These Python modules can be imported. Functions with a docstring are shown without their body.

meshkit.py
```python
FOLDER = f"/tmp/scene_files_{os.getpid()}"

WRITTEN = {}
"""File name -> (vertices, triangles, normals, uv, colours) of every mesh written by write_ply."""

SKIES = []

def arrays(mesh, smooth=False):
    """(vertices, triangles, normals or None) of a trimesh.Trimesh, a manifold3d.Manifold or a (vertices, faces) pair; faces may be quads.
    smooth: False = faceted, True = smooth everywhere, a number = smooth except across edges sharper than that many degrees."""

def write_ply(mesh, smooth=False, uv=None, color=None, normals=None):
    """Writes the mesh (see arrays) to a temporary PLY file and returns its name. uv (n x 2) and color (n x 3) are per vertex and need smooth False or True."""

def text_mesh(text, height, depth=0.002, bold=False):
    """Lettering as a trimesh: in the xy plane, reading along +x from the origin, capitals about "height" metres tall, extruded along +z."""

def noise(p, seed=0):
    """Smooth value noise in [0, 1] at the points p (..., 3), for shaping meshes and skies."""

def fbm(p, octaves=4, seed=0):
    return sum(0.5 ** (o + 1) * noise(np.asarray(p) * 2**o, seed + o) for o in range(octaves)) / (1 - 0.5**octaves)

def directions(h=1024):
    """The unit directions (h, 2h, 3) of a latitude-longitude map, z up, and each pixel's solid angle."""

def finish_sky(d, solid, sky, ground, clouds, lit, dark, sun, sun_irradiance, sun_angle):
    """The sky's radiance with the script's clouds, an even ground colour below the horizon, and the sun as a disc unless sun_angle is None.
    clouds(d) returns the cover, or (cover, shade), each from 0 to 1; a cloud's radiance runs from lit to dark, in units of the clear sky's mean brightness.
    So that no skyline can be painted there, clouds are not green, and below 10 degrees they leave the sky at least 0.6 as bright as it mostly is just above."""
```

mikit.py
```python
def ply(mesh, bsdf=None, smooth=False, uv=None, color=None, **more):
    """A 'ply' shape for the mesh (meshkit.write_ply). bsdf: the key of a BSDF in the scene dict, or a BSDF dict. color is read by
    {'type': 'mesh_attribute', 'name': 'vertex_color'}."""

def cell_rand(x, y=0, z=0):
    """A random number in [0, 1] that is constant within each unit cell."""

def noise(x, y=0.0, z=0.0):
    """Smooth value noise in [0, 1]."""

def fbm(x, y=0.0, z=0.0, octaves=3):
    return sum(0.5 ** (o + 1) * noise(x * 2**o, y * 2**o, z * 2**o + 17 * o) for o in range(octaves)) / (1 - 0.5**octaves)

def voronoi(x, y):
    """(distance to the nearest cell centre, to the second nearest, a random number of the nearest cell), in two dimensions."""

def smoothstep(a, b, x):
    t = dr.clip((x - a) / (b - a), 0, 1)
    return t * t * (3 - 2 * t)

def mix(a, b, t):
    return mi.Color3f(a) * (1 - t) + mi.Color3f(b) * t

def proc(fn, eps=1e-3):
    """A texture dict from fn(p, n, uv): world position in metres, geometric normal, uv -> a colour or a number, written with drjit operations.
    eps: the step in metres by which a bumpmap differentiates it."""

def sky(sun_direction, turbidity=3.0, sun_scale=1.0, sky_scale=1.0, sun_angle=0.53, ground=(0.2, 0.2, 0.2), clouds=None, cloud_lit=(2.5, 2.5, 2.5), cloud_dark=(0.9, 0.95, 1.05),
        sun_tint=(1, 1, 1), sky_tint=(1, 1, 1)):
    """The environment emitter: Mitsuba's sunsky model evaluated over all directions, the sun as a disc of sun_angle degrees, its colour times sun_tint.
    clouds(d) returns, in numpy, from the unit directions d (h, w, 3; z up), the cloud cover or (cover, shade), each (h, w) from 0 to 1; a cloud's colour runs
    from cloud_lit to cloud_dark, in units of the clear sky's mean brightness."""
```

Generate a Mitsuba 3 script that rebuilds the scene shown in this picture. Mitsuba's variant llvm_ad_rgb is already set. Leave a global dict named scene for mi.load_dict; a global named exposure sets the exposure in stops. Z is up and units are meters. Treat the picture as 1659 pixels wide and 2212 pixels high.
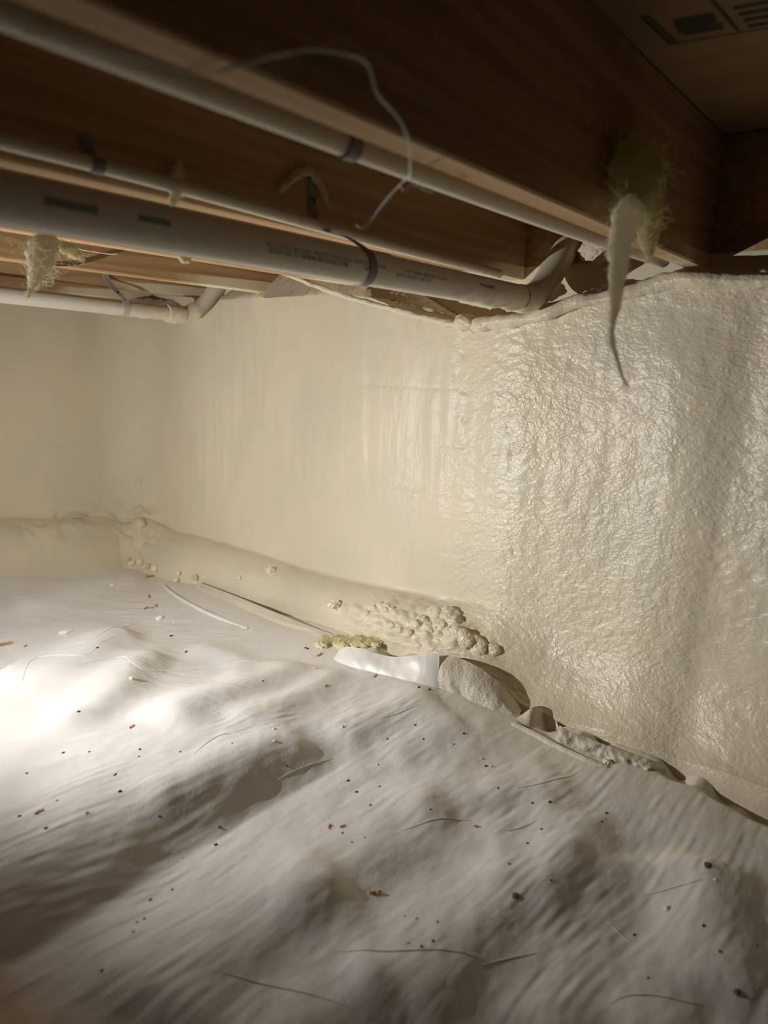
import math, random, numpy as np, trimesh, mitsuba as mi, drjit as dr, mikit, meshkit
from scipy.ndimage import gaussian_filter, map_coordinates
from scipy.interpolate import RBFInterpolator, CubicSpline
from scipy.spatial import cKDTree

T = mi.ScalarTransform4f
scene, labels = {}, {}
random.seed(7); rng = np.random.default_rng(7)

# ------------------------------------------------------------------ camera (x along the joists to the end wall, y to the far side wall, z up)
CZ = 0.75                                    # eye height above the ground
F, W, H = 1500.0, 1659, 2212
YAW, PITCH, ROLL = np.radians([39.48, 11.917, 1.729])
EYE = np.array([0, 0, CZ])
fwd = np.array([math.cos(YAW) * math.cos(PITCH), math.sin(YAW) * math.cos(PITCH), -math.sin(PITCH)])
_r = np.cross(fwd, [0, 0, 1]); _r /= np.linalg.norm(_r); _u = np.cross(_r, fwd)
right = math.cos(ROLL) * _r + math.sin(ROLL) * _u
up = -math.sin(ROLL) * _r + math.cos(ROLL) * _u
scene['camera'] = {'type': 'thinlens', 'fov': math.degrees(2 * math.atan(W / 2 / F)), 'fov_axis': 'x', 'aperture_radius': 0.0042, 'focus_distance': 1.6,
                   'near_clip': 0.02, 'far_clip': 50.0, 'to_world': T().look_at(origin=EYE.tolist(), target=(EYE + fwd).tolist(), up=up.tolist())}

# ------------------------------------------------------------------ light: a hand lamp lying low on the liner, left of the frame, aimed at the corner
LAMP = (0.20, 1.42, 0.47)
for key, power, cut, beam, aim in (('work_lamp_flood', 1.48, 84.0, 22.0, (1.40, 1.36, 0.46)), ('work_lamp_beam', 1.25, 44.0, 6.0, (1.40, 0.34, 0.34))):
    scene[key] = {'type': 'spot', 'intensity': {'type': 'rgb', 'value': [power, power * .985, power * .95]}, 'cutoff_angle': cut, 'beam_width': beam,
                  'to_world': T().look_at(origin=LAMP, target=aim, up=(0, 0, 1))}
exposure = 1.0

# ------------------------------------------------------------------ helpers
def ray(px, py):
    return fwd + (px - W / 2) / F * right - (py - H / 2) / F * up
def at_x(px, py, X): d = ray(px, py); return EYE + d * (X / d[0])
def at_y(px, py, Y): d = ray(px, py); return EYE + d * (Y / d[1])
def at_z(px, py, Z): d = ray(px, py); return EYE + d * ((Z - CZ) / d[2])

def sm(a, b, x):
    t = np.clip((np.asarray(x, float) - a) / (b - a), 0, 1); return t * t * (3 - 2 * t)

def field(shape, sigma, seed):
    """Smooth seeded random field with unit deviation."""
    f = gaussian_filter(np.random.default_rng(seed).standard_normal(shape), sigma, mode='wrap')
    return f / f.std()

def obj(key, mesh, bsdf, smooth=False, label=None, cat=None, group=None, kind=None, **more):
    scene[key] = mikit.ply(mesh, bsdf, smooth=smooth, **more)
    tag(key, label, cat, group, kind)
    return key
def tag(key, label=None, cat=None, group=None, kind=None):
    d = {k: v for k, v in dict(label=label, category=cat, group=group, kind=kind).items() if v}
    if d: labels[key] = d
COUNT = {}
def nm(base):
    n = COUNT.get(base, 0); COUNT[base] = n + 1
    return base if n == 0 else f'{base}_{n:03d}'

def grid_faces(n, m):
    i, j = np.meshgrid(np.arange(n - 1), np.arange(m - 1), indexing='ij')
    q = np.stack([i * m + j, (i + 1) * m + j, (i + 1) * m + j + 1, i * m + j + 1], -1).reshape(-1, 4)
    return np.vstack([q[:, [0, 1, 2]], q[:, [0, 2, 3]]])
def grid_mesh(P):
    n, m, _ = P.shape
    return P.reshape(-1, 3), grid_faces(n, m)

def box(x0, x1, y0, y1, z0, z1, ch=0.0025):
    """A chamfered box."""


    pts = []
    for x, sx in ((x0, 1), (x1, -1)):
        for y, sy in ((y0, 1), (y1, -1)):
            for z, sz in ((z0, 1), (z1, -1)):
                pts += [[x, y + sy * ch, z + sz * ch], [x + sx * ch, y, z + sz * ch], [x + sx * ch, y + sy * ch, z]]
    return trimesh.convex.convex_hull(np.array(pts))

def resample(pts, step):
    p = np.asarray(pts, float)
    s = np.r_[0, np.cumsum(np.linalg.norm(np.diff(p, axis=0), axis=1))]
    n = max(2, int(s[-1] / step) + 1)
    t = np.linspace(0, s[-1], n)
    return (CubicSpline(s, p)(t) if len(p) > 2 else np.stack([np.interp(t, s, p[:, k]) for k in range(3)], 1)), t

def tube(pts, r, sides=16, step=0.01, rough=None, caps=True, seed=0):
    """A round tube along a smooth curve; rough(t, angle) adds to the radius."""
    p, t = resample(pts, step)
    d = np.gradient(p, axis=0); d /= np.linalg.norm(d, axis=1, keepdims=True)
    ref = np.array([0, 0, 1.0]) if abs(d[:, 2]).mean() < 0.8 else np.array([1.0, 0, 0])
    a = np.cross(d, ref); a /= np.linalg.norm(a, axis=1, keepdims=True); b = np.cross(a, d)
    ang = np.arange(sides) * 2 * np.pi / sides
    rr = r(t / t[-1]) if callable(r) else np.full(len(p), r)
    R = np.broadcast_to(rr[:, None], (len(p), sides)).copy()
    if rough is not None: R = R + rough(t[:, None], ang[None, :])
    P = p[:, None] + R[..., None] * (np.cos(ang)[None, :, None] * a[:, None] + np.sin(ang)[None, :, None] * b[:, None])
    n = len(p); v = P.reshape(-1, 3)
    i, j = np.meshgrid(np.arange(n - 1), np.arange(sides), indexing='ij'); k = (j + 1) % sides
    q = np.stack([i * sides + j, i * sides + k, (i + 1) * sides + k, (i + 1) * sides + j], -1).reshape(-1, 4)
    f = np.vstack([q[:, [0, 1, 2]], q[:, [0, 2, 3]]])
    if caps:
        m = len(v); v = np.vstack([v, p[0], p[-1]]); j = np.arange(sides); k = (j + 1) % sides
        f = np.vstack([f, np.stack([np.full(sides, m), k, j], 1), np.stack([np.full(sides, m + 1), (n - 1) * sides + j, (n - 1) * sides + k], 1)])
    return trimesh.Trimesh(v, f, process=False)

def ribbon(pts, normals_dir, width, thick):
    """A flat strap: along pts, width along the given direction."""
    p = np.asarray(pts, float); n = len(p)
    wd = np.broadcast_to(np.asarray(normals_dir, float), p.shape); wd = wd / np.linalg.norm(wd, axis=1, keepdims=True)
    d = np.gradient(p, axis=0); d /= np.linalg.norm(d, axis=1, keepdims=True)
    nn = np.cross(d, wd); nn /= np.linalg.norm(nn, axis=1, keepdims=True)
    P = np.stack([p - wd * width / 2 - nn * thick / 2, p + wd * width / 2 - nn * thick / 2, p + wd * width / 2 + nn * thick / 2, p - wd * width / 2 + nn * thick / 2], 1)
    v = P.reshape(-1, 3); f = []
    for i in range(n - 1):
        for j in range(4):
            a, b = i * 4 + j, i * 4 + (j + 1) % 4
            f += [[a, b, b + 4], [a, b + 4, a + 4]]
    f += [[0, 2, 1], [0, 3, 2], [4 * n - 4, 4 * n - 3, 4 * n - 2], [4 * n - 4, 4 * n - 2, 4 * n - 1]]
    return trimesh.Trimesh(v, f, process=False)

def sheet(P, thick=0.0012):
    """A thin sheet with a back, from a grid of points."""
    n, m, _ = P.shape
    du, dv = np.gradient(P, axis=0), np.gradient(P, axis=1)
    N = np.cross(du, dv); N /= np.linalg.norm(N, axis=2, keepdims=True) + 1e-12
    A, B = P.reshape(-1, 3), (P - N * thick).reshape(-1, 3)
    f = grid_faces(n, m); k = n * m
    ring = np.r_[np.arange(m), np.arange(1, n) * m + m - 1, (n - 1) * m + np.arange(m - 2, -1, -1), np.arange(n - 2, 0, -1) * m]
    r2 = np.roll(ring, -1)
    F_ = np.vstack([f, f[:, ::-1] + k, np.stack([ring, r2 + k, r2], 1), np.stack([ring, ring + k, r2 + k], 1)])
    return trimesh.Trimesh(np.vstack([A, B]), F_, process=False)

def blob(center, size, seed, sub=2, amp=0.35, freq=1.6, squash=(1, 1, 1)):
    s = trimesh.creation.icosphere(subdivisions=sub)
    v = s.vertices.copy()
    n = meshkit.fbm(v * freq + seed * 7.3, 3, seed) - 0.5
    v *= (1 + 2 * amp * n)[:, None]
    v *= np.asarray(squash) * size
    return trimesh.Trimesh(v + center, s.faces, process=False)

# ------------------------------------------------------------------ materials
def principled(color, rough, spec=0.5, **kw):
    return {'type': 'twosided', 'bsdf': {'type': 'principled', 'base_color': color if isinstance(color, dict) else {'type': 'rgb', 'value': list(color)}, 'roughness': rough, 'specular': spec, **kw}}

FOAM = (0.64, 0.57, 0.435)
def foam_col(p, n, uv):
    a = mikit.fbm(p.x * 9, p.y * 9, p.z * 5, octaves=3)
    return mikit.mix((0.64, 0.565, 0.42), (0.595, 0.54, 0.41), mikit.smoothstep(0.35, 0.65, a))
def foam_bump(p, n, uv):
    # left stretch: faint upright streaks; right stretch: coarse orange peel, wider than tall
    r = mikit.smoothstep(1.15, 0.80, p.y + 0.15 * (mikit.noise(p.y * 9, p.z * 5) - 0.5))
    w = mikit.noise(p.y * 30, p.z * 30, 4.0)
    a = mikit.noise(p.y * 165 + 2 * w, p.z * 235 + 3 * w) + 0.6 * mikit.noise(p.y * 330 + 9, p.z * 420 + 3 * w)
    b = mikit.noise(p.y * 190 + p.x * 190, p.z * 45) + 0.5 * mikit.noise(p.y * 300 + p.x * 300, p.z * 240)
    v = 0.55 + 0.45 * mikit.smoothstep(0.35, 0.65, mikit.noise(p.y * 7, p.z * 6, 2.0))
    return r * a * v + 0.95 * (1 - r) * b * v
def foam_rough(p, n, uv):
    return 0.44 + 0.26 * mikit.smoothstep(1.5, 2.0, p.y) - 0.07 * mikit.smoothstep(1.05, 0.72, p.y + 0.2 * (mikit.noise(p.y * 6, p.z * 4) - 0.5))
scene['mat_foam'] = {'type': 'twosided', 'bsdf': {'type': 'bumpmap', 'arbitrary': mikit.proc(foam_bump, eps=4e-4), 'scale': 0.00095,
                     'bsdf': {'type': 'principled', 'base_color': mikit.proc(foam_col), 'roughness': mikit.proc(foam_rough), 'specular': 0.42}}}
scene['mat_foam_plain'] = principled(FOAM, 0.55, 0.4)
scene['mat_foam_pale'] = principled((0.80, 0.75, 0.60), 0.6, 0.3)

def wood_col(p, n, uv):
    g = mikit.fbm(p.x * 1.5 + 3 * mikit.noise(p.y * 9, p.z * 9), p.y * 70, p.z * 70 + 5 * mikit.noise(p.x * 2.5, p.z * 11, p.y * 3), octaves=3)
    c = mikit.mix((0.42, 0.27, 0.14), (0.32, 0.19, 0.09), mikit.smoothstep(0.3, 0.7, g))
    coat = mikit.smoothstep(1.30, 1.47, p.x + 0.10 * mikit.fbm(p.x * 18, p.y * 18, p.z * 18) + 0.17 * mikit.smoothstep(0.9, 1.6, p.y) - 0.9 * mikit.smoothstep(0.97, 1.0, p.z))
    return mikit.mix(c, (0.70, 0.61, 0.44), coat)
scene['mat_wood'] = principled(mikit.proc(wood_col), 0.6, 0.3)
def osb_col(p, n, uv):
    g = mikit.fbm(p.x * 40, p.y * 6, p.z * 6, octaves=3)
    return mikit.mix((0.34, 0.23, 0.12), (0.26, 0.165, 0.08), g)
scene['mat_subfloor'] = principled(mikit.proc(osb_col), 0.7, 0.3)
scene['mat_ink'] = principled((0.07, 0.055, 0.04), 0.7, 0.2)
scene['mat_print'] = principled((0.20, 0.18, 0.16), 0.6, 0.2)
scene['mat_mark'] = principled((0.22, 0.24, 0.20), 0.6, 0.2)

def pvc_col(p, n, uv):
    coat = mikit.smoothstep(1.0, 1.28, p.x + 0.1 * mikit.fbm(p.x * 60, p.y * 60, p.z * 60) - 0.05)
    return mikit.mix((0.62, 0.575, 0.50), (0.62, 0.55, 0.42), coat)
scene['mat_pvc'] = principled(mikit.proc(pvc_col), 0.42, 0.45)
scene['mat_thin_pipe'] = principled((0.54, 0.49, 0.395), 0.4, 0.5)
scene['mat_strap'] = principled((0.15, 0.14, 0.13), 0.5, 0.5)
scene['mat_strap_grey'] = principled((0.42, 0.39, 0.34), 0.5, 0.5)
scene['mat_dry'] = principled((0.20, 0.15, 0.06), 0.6, 0.3)
scene['mat_wire'] = principled((0.62, 0.60, 0.58), 0.5, 0.4)
scene['mat_fluff'] = {'type': 'principledthin', 'base_color': {'type': 'rgb', 'value': [0.76, 0.71, 0.47]}, 'roughness': 0.8, 'diff_trans': 1.1}
scene['mat_fluff_pale'] = {'type': 'principledthin', 'base_color': {'type': 'rgb', 'value': [0.80, 0.76, 0.63]}, 'roughness': 0.8, 'diff_trans': 1.2}
scene['mat_wool'] = principled((0.62, 0.57, 0.36), 0.9, 0.1)
scene['mat_chip'] = principled((0.42, 0.24, 0.12), 0.7, 0.2)
scene['mat_bark'] = principled((0.13, 0.075, 0.045), 0.7, 0.2)
scene['mat_speck'] = principled((0.06, 0.05, 0.04), 0.8, 0.1)
scene['mat_white_crumb'] = principled((0.82, 0.80, 0.74), 0.6, 0.3)
scene['mat_earth'] = principled((0.12, 0.10, 0.08), 0.95, 0.1)

def liner_col(p, n, uv):
    # cream overspray and dust near the foot of the end wall
    near = mikit.smoothstep(1.02, 1.30, p.x + 0.16 * (mikit.fbm(p.x * 7, p.y * 7, octaves=3) - 0.5) - 0.10 * mikit.smoothstep(0.75, 1.3, p.y))
    return mikit.mix((0.70, 0.685, 0.665), (0.59, 0.54, 0.45), 0.75 * near)
def liner_bump(p, n, uv):
    # fine crinkle along the folds, another run of it beyond the big fold, small dents
    w = 0.9 * mikit.noise(p.x * 4, p.y * 4)
    a = mikit.noise(p.y * 115 + 5 * w + p.x * 8, p.x * 19 + w)
    t = p.x * 0.77 + p.y * 0.636; q = p.x * 0.636 - p.y * 0.77
    b = mikit.noise(t * 125 + 7 * w, q * 16)
    m = mikit.smoothstep(0.98, 1.12, p.y)
    return (a * (1 - m) + b * m) * (0.35 + 0.65 * mikit.smoothstep(.35, .65, mikit.noise(p.x * 6 + 3, p.y * 6))) + 0.12 * mikit.noise(p.x * 300, p.y * 300) + 0.35 * mikit.noise(p.x * 70, p.y * 85)
scene['mat_liner'] = {'type': 'twosided', 'bsdf': {'type': 'bumpmap', 'arbitrary': mikit.proc(liner_bump, eps=1e-3), 'scale': 0.0015,
                      'bsdf': {'type': 'principled', 'base_color': mikit.proc(liner_col), 'roughness': 0.42, 'specular': 0.5}}}
def spray_bump(p, n, uv):
    return mikit.fbm(p.x * 300, p.y * 300, p.z * 300, octaves=2)
scene['mat_sprayed_liner'] = {'type': 'twosided', 'bsdf': {'type': 'bumpmap', 'arbitrary': mikit.proc(spray_bump, eps=6e-4), 'scale': 0.0016,
                      'bsdf': {'type': 'principled', 'base_color': {'type': 'rgb', 'value': [0.55, 0.50, 0.40]}, 'roughness': 0.5, 'specular': 0.4}}}

# ------------------------------------------------------------------ sprayed foam walls: one skin wrapped round the corner, cut in two at the corner
XW, YW, RC = 1.40, 2.34, 0.16                # faces of the two walls, radius of the corner
JOIST_Z = CZ + 0.20
GY0, GX0 = -0.9, -1.5                        # how far the walls run towards and behind the eye

STEP = 0.0034
ya = np.arange(GY0, YW - RC, STEP)
ca = np.arange(0, np.pi / 2 * RC, STEP) / RC
xa = np.r_[np.arange(XW - RC, -0.25, -STEP), np.arange(-0.25, GX0, -0.02)]
plan = np.vstack([np.c_[np.full(len(ya), XW), ya, np.full(len(ya), -1.0), np.zeros(len(ya))],
                  np.c_[XW - RC + RC * np.cos(ca), YW - RC + RC * np.sin(ca), -np.cos(ca), -np.sin(ca)],
                  np.c_[xa, np.full(len(xa), YW), np.zeros(len(xa)), np.full(len(xa), -1.0)]])
NT = len(plan); SPLIT = len(ya) + len(ca) // 2
U = np.r_[ya, ya[-1] + ca[1:] * RC, ya[-1] + np.pi / 2 * RC + (XW - RC - xa) , ][:NT]
U = np.r_[0, np.cumsum(np.linalg.norm(np.diff(plan[:, :2], axis=0), axis=1))] + GY0      # arc length along the plan; equals y on the end wall

def lerp_tab(x, tab):
    tab = np.array(sorted(tab)); return np.interp(x, tab[:, 0], tab[:, 1])
UC = YW - RC                                  # where the corner begins
top_z = CZ + lerp_tab(U, [(-0.9, .176), (0.15, .168), (0.33, .170), (0.45, .172), (0.53, .166), (0.62, .140), (0.75, .114), (0.90, .108), (1.0, .125), (1.15, .165), (1.35, .183), (1.6, .186), (1.84, .186), (1.92, .13), (2.02, .12), (2.16, .15), (2.4, .17), (5, .18)])
back_rise = lerp_tab(U, [(-0.9, .004), (0.4, .004), (0.5, .0), (0.95, .0), (1.15, .05), (1.4, .08), (1.8, .08), (1.9, .0), (2.05, .0), (2.2, .06), (5, .08)])
liner_edge_z = CZ + lerp_tab(U, [(-0.9, -.74), (0.16, -.74), (0.24, -.734), (0.45, -.728), (0.57, -.733), (0.645, -.729), (0.78, -.685), (0.9, -.682), (1.01, -.682), (1.17, -.698), (1.44, -.719), (1.82, -.720), (2.06, -.737), (2.3, -.742), (2.5, -.73), (2.75, -.69), (3.0, -.66), (3.6, -.63), (5, -.62)])
foot_h = lerp_tab(U, [(-0.9, .17), (0.2, .17), (0.5, .16), (0.7, .14), (0.85, .12), (0.95, .10), (1.2, .105), (1.5, .115), (2.0, .125), (2.3, .14), (2.5, .16), (2.8, .17), (3.3, .18), (5, .18)])
foot_d = lerp_tab(U, [(-0.9, .075), (0.2, .08), (0.5, .09), (0.7, .11), (0.95, .12), (1.12, .118), (1.2, .098), (1.5, .098), (1.9, .10), (2.1, .125), (2.4, .12), (2.8, .10), (5, .10)])
COVE = sm(1.02, .72, U)[:, None]              # right stretch: the foam sweeps out in a hollow curve; left stretch: a round roll

NS_WALL, NS_FOOT = 250, 70
def wall_profile():
    """rows from the top of the wall down to under the liner: (offset from the face, height) per plan point, with the roll of foam at the foot."""
    z_foot = liner_edge_z + foot_h
    s = np.linspace(0, 1, NS_WALL)[None, :]
    zw = top_z[:, None] * (1 - s) + z_foot[:, None] * s
    ow = np.zeros_like(zw)
    a = np.linspace(0, np.pi / 2, NS_FOOT)[None, 1:]
    of = foot_d[:, None] * (np.sin(a) ** 1.15 * (1 - COVE) + (.75 * (1 - np.cos(a)) + .25 * np.sin(a)) * COVE)
    zf = z_foot[:, None] - foot_h[:, None] * ((1 - np.cos(a)) * (1 - COVE) + (.75 * np.sin(a) + .25 * (1 - np.cos(a))) * COVE)
    k = np.array([0.25, 0.7, 1.0])[None, :]
    zu = liner_edge_z[:, None] - 0.07 * k
    ou = foot_d[:, None] + 0.0 * k
    Z, O = np.hstack([zw, zf, zu]), np.hstack([ow, of, ou])
    ker = np.array([.04, .2, .52, .2, .04])
    for _ in range(26):                        # soften where the wall meets the roll
        lo, hi = NS_WALL - 60, NS_WALL + 40
        for A in (Z, O):
            A[:, lo + 2:hi - 2] = sum(ker[i] * A[:, lo + i:hi - 4 + i] for i in range(5))
    return O, Z
OFF, ZZ = wall_profile()
NR = ZZ.shape[1]
Ug = np.broadcast_to(U[:, None], ZZ.shape); Zg = ZZ - CZ

def wall_relief():
    u, z = Ug, Zg
    h = np.zeros_like(u)
    # broad swells: smooth stretch, valley near the right of the picture
    g = lambda c, w: np.exp(-((u - c) / w) ** 2)
    lean = 0.03 * (z + 0.2)
    h += 0.010 * np.exp(-((u - 0.425 + lean) / 0.085) ** 2) * sm(0.12, 0.0, z)
    h -= 0.005 * np.exp(-((u - 0.315 + lean) / 0.035) ** 2)
    h += 0.022 * np.exp(-((u - 0.14 + lean) / 0.12) ** 2)
    h += 0.010 * np.exp(-((u - 0.78) / 0.09) ** 2)
    h -= 0.002 * np.exp(-((u - 1.02) / 0.07) ** 2) 
    h += 0.002 * np.exp(-((u - 1.16) / 0.09) ** 2)
    h += 0.006 * np.exp(-((u - 1.55) / 0.12) ** 2) - 0.004 * np.exp(-((u - 1.36) / 0.05) ** 2)
    h += 0.010 * np.exp(-((u - 1.98) / 0.10) ** 2)
    sh = u.shape
    body = sm(-0.60, -0.50, z)                # relief of the flat part fades into the roll
    right_w = sm(1.06, 0.80, u)
    mid_w = sm(2.3, 1.9, u)
    h += 0.0016 * field(sh, (28, 60), 1) + 0.0007 * field(sh, (12, 30), 2)
    h += body * mid_w * (0.0010 - .00068 * right_w) * field(sh, (2.6, 26), 3)                                   # vertical streaks
    h += body * mid_w * (0.00022 + 0.0001 * right_w) * field(sh, (2.0, 3.2), 4)
    h += right_w * 0.00042 * field(sh, (1.5, 1.1), 5) * (0.5 + 0.5 * sm(-.9, .6, field(sh, (40, 40), 6)))   # orange peel
    h += right_w * 0.00035 * field(sh, (5, 4), 7)
    h += (1 - body) * 0.00035 * field(sh, (3, 3), 8) + (1 - body) * 0.0014 * field(sh, (14, 8), 9)
    # rows of small torn dents along old spray passes
    d = np.clip(field(sh, (3.2, 2.2), 10) - 1.0, 0, 1.5)
    for c, w, a in ((0.925, .012, .0042), (0.748, .010, .0050), (0.785, .007, .0035), (0.70, .035, .0022), (0.62, .05, .0018), (0.53, .05, .0016), (0.86, .03, .0014), (0.27, .09, .0022)):
        wob = 0.010 * np.sin(z * 9 + c * 40)
        h -= 0.45 * body * a * np.exp(-((u - c - wob) / w) ** 2) * d
    # mortar joints of the blocks ghosting through
    for zz, u0, u1 in ((-.050, .55, 1.3), (-.187, .6, 1.25), (-.32, .5, 1.3), (-.455, .5, 1.3)):
        h -= 0.0006 * np.exp(-((z - zz) / .006) ** 2) * sm(u0 - .1, u0 + .1, u) * sm(u1 + .1, u1 - .1, u)
    # knobbly run of foam at the foot
    lump = lambda c, cz, wu, wz: np.exp(-((u - c) / wu) ** 2 - ((z - cz) / wz) ** 2)
    k1 = np.abs(field(sh, (5, 4), 11)); k2 = np.abs(field(sh, (2.2, 1.8), 12))
    area = np.clip(lump(1.02, -.635, .10, .04) + lump(0.86, -.64, .09, .035) + 0.6 * lump(1.18, -.66, .09, .03), 0, 1)
    h += area * (0.006 * k1 + 0.0028 * k2)
    # bubbly mess in the corner
    area2 = np.clip(lump(UC + .10, -.60, .10, .06) + 0.7 * lump(UC + .35, -.56, .22, .035) + 0.5 * lump(UC + .05, -.66, .07, .05), 0, 1)
    h += area2 * (0.015 * np.abs(field(sh, (8, 6), 13)) + 0.005 * k1)
    return h
P = np.empty(ZZ.shape + (3,))
P[..., 0] = plan[:, 0:1] + plan[:, 2:3] * OFF
P[..., 1] = plan[:, 1:2] + plan[:, 3:4] * OFF
P[..., 2] = ZZ
N = np.cross(np.gradient(P, axis=0), np.gradient(P, axis=1)); N /= np.linalg.norm(N, axis=2, keepdims=True)
N *= np.sign((N[..., 0] * plan[:, 2:3] + N[..., 1] * plan[:, 3:4]).mean())
P += N * wall_relief()[..., None]
# torn, slightly rolled-over top edge, then the ledge running back to the rim board
back = []
jag = 0.002 * field((NT, 1), (3, 0), 21) + 0.003 * field((NT, 1), (14, 0), 22)
for k, (o, dz) in enumerate(((0.055, -.012), (0.045, -.006), (0.03, 0.0), (0.016, 0.004), (0.006, 0.003))):
    q = np.empty((NT, 3)); q[:, :2] = plan[:, :2] - plan[:, 2:4] * (o * 1.25); q[:, 2] = top_z + dz + jag[:, 0] * min(1, 0.4 * k) + back_rise * (o / .055) ** 1.2
    back.append(q + 0.0012 * np.random.default_rng(30 + k).standard_normal((NT, 3)))
P[:, 0, 2] += jag[:, 0] * 0.8
P = np.concatenate([np.stack(back, 1), P], axis=1)
cut = lambda a, b: grid_mesh(P[a:b])
obj('wall_right', cut(0, SPLIT + 1), 'mat_foam', smooth=True, label='cream spray foam over the block wall at the end of the joists', kind='structure')
obj('wall_left', cut(SPLIT, NT), 'mat_foam', smooth=True, label='dim cream spray foam wall at the far left beyond the drain pipe', kind='structure')

# ------------------------------------------------------------------ ground and the white liner
obj('floor', box(GX0, XW + .2, GY0, YW + .2, -0.16, -0.10), 'mat_earth', label='dark ground under the liner', kind='structure')

edge = [(XW - d + .02, u, z) for u, z, d in zip(U[:len(ya):28], liner_edge_z[:len(ya):28], foot_d[:len(ya):28])]
i0 = len(ya) + len(ca)
edge += [(plan[i, 0], YW - foot_d[i] + .02, liner_edge_z[i]) for i in range(i0, NT, 40)]
inner = [(x, y, CZ - .735 + 0.05 * sm(0.9, 2.2, y) * sm(1.2, 0.0, x) - 0.07 * sm(.8, .2, y)) for x in np.arange(-1.5, 1.1, .3) for y in np.arange(-.9, 2.0, .3)]
ctl = np.array(edge + inner)
BASE = RBFInterpolator(ctl[:, :2], ctl[:, 2], kernel='thin_plate_spline', smoothing=2e-4)
Z0 = 0.02
def fl(*pts, z=Z0): return [at_z(px, py, z)[:2] for px, py in pts]
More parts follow.
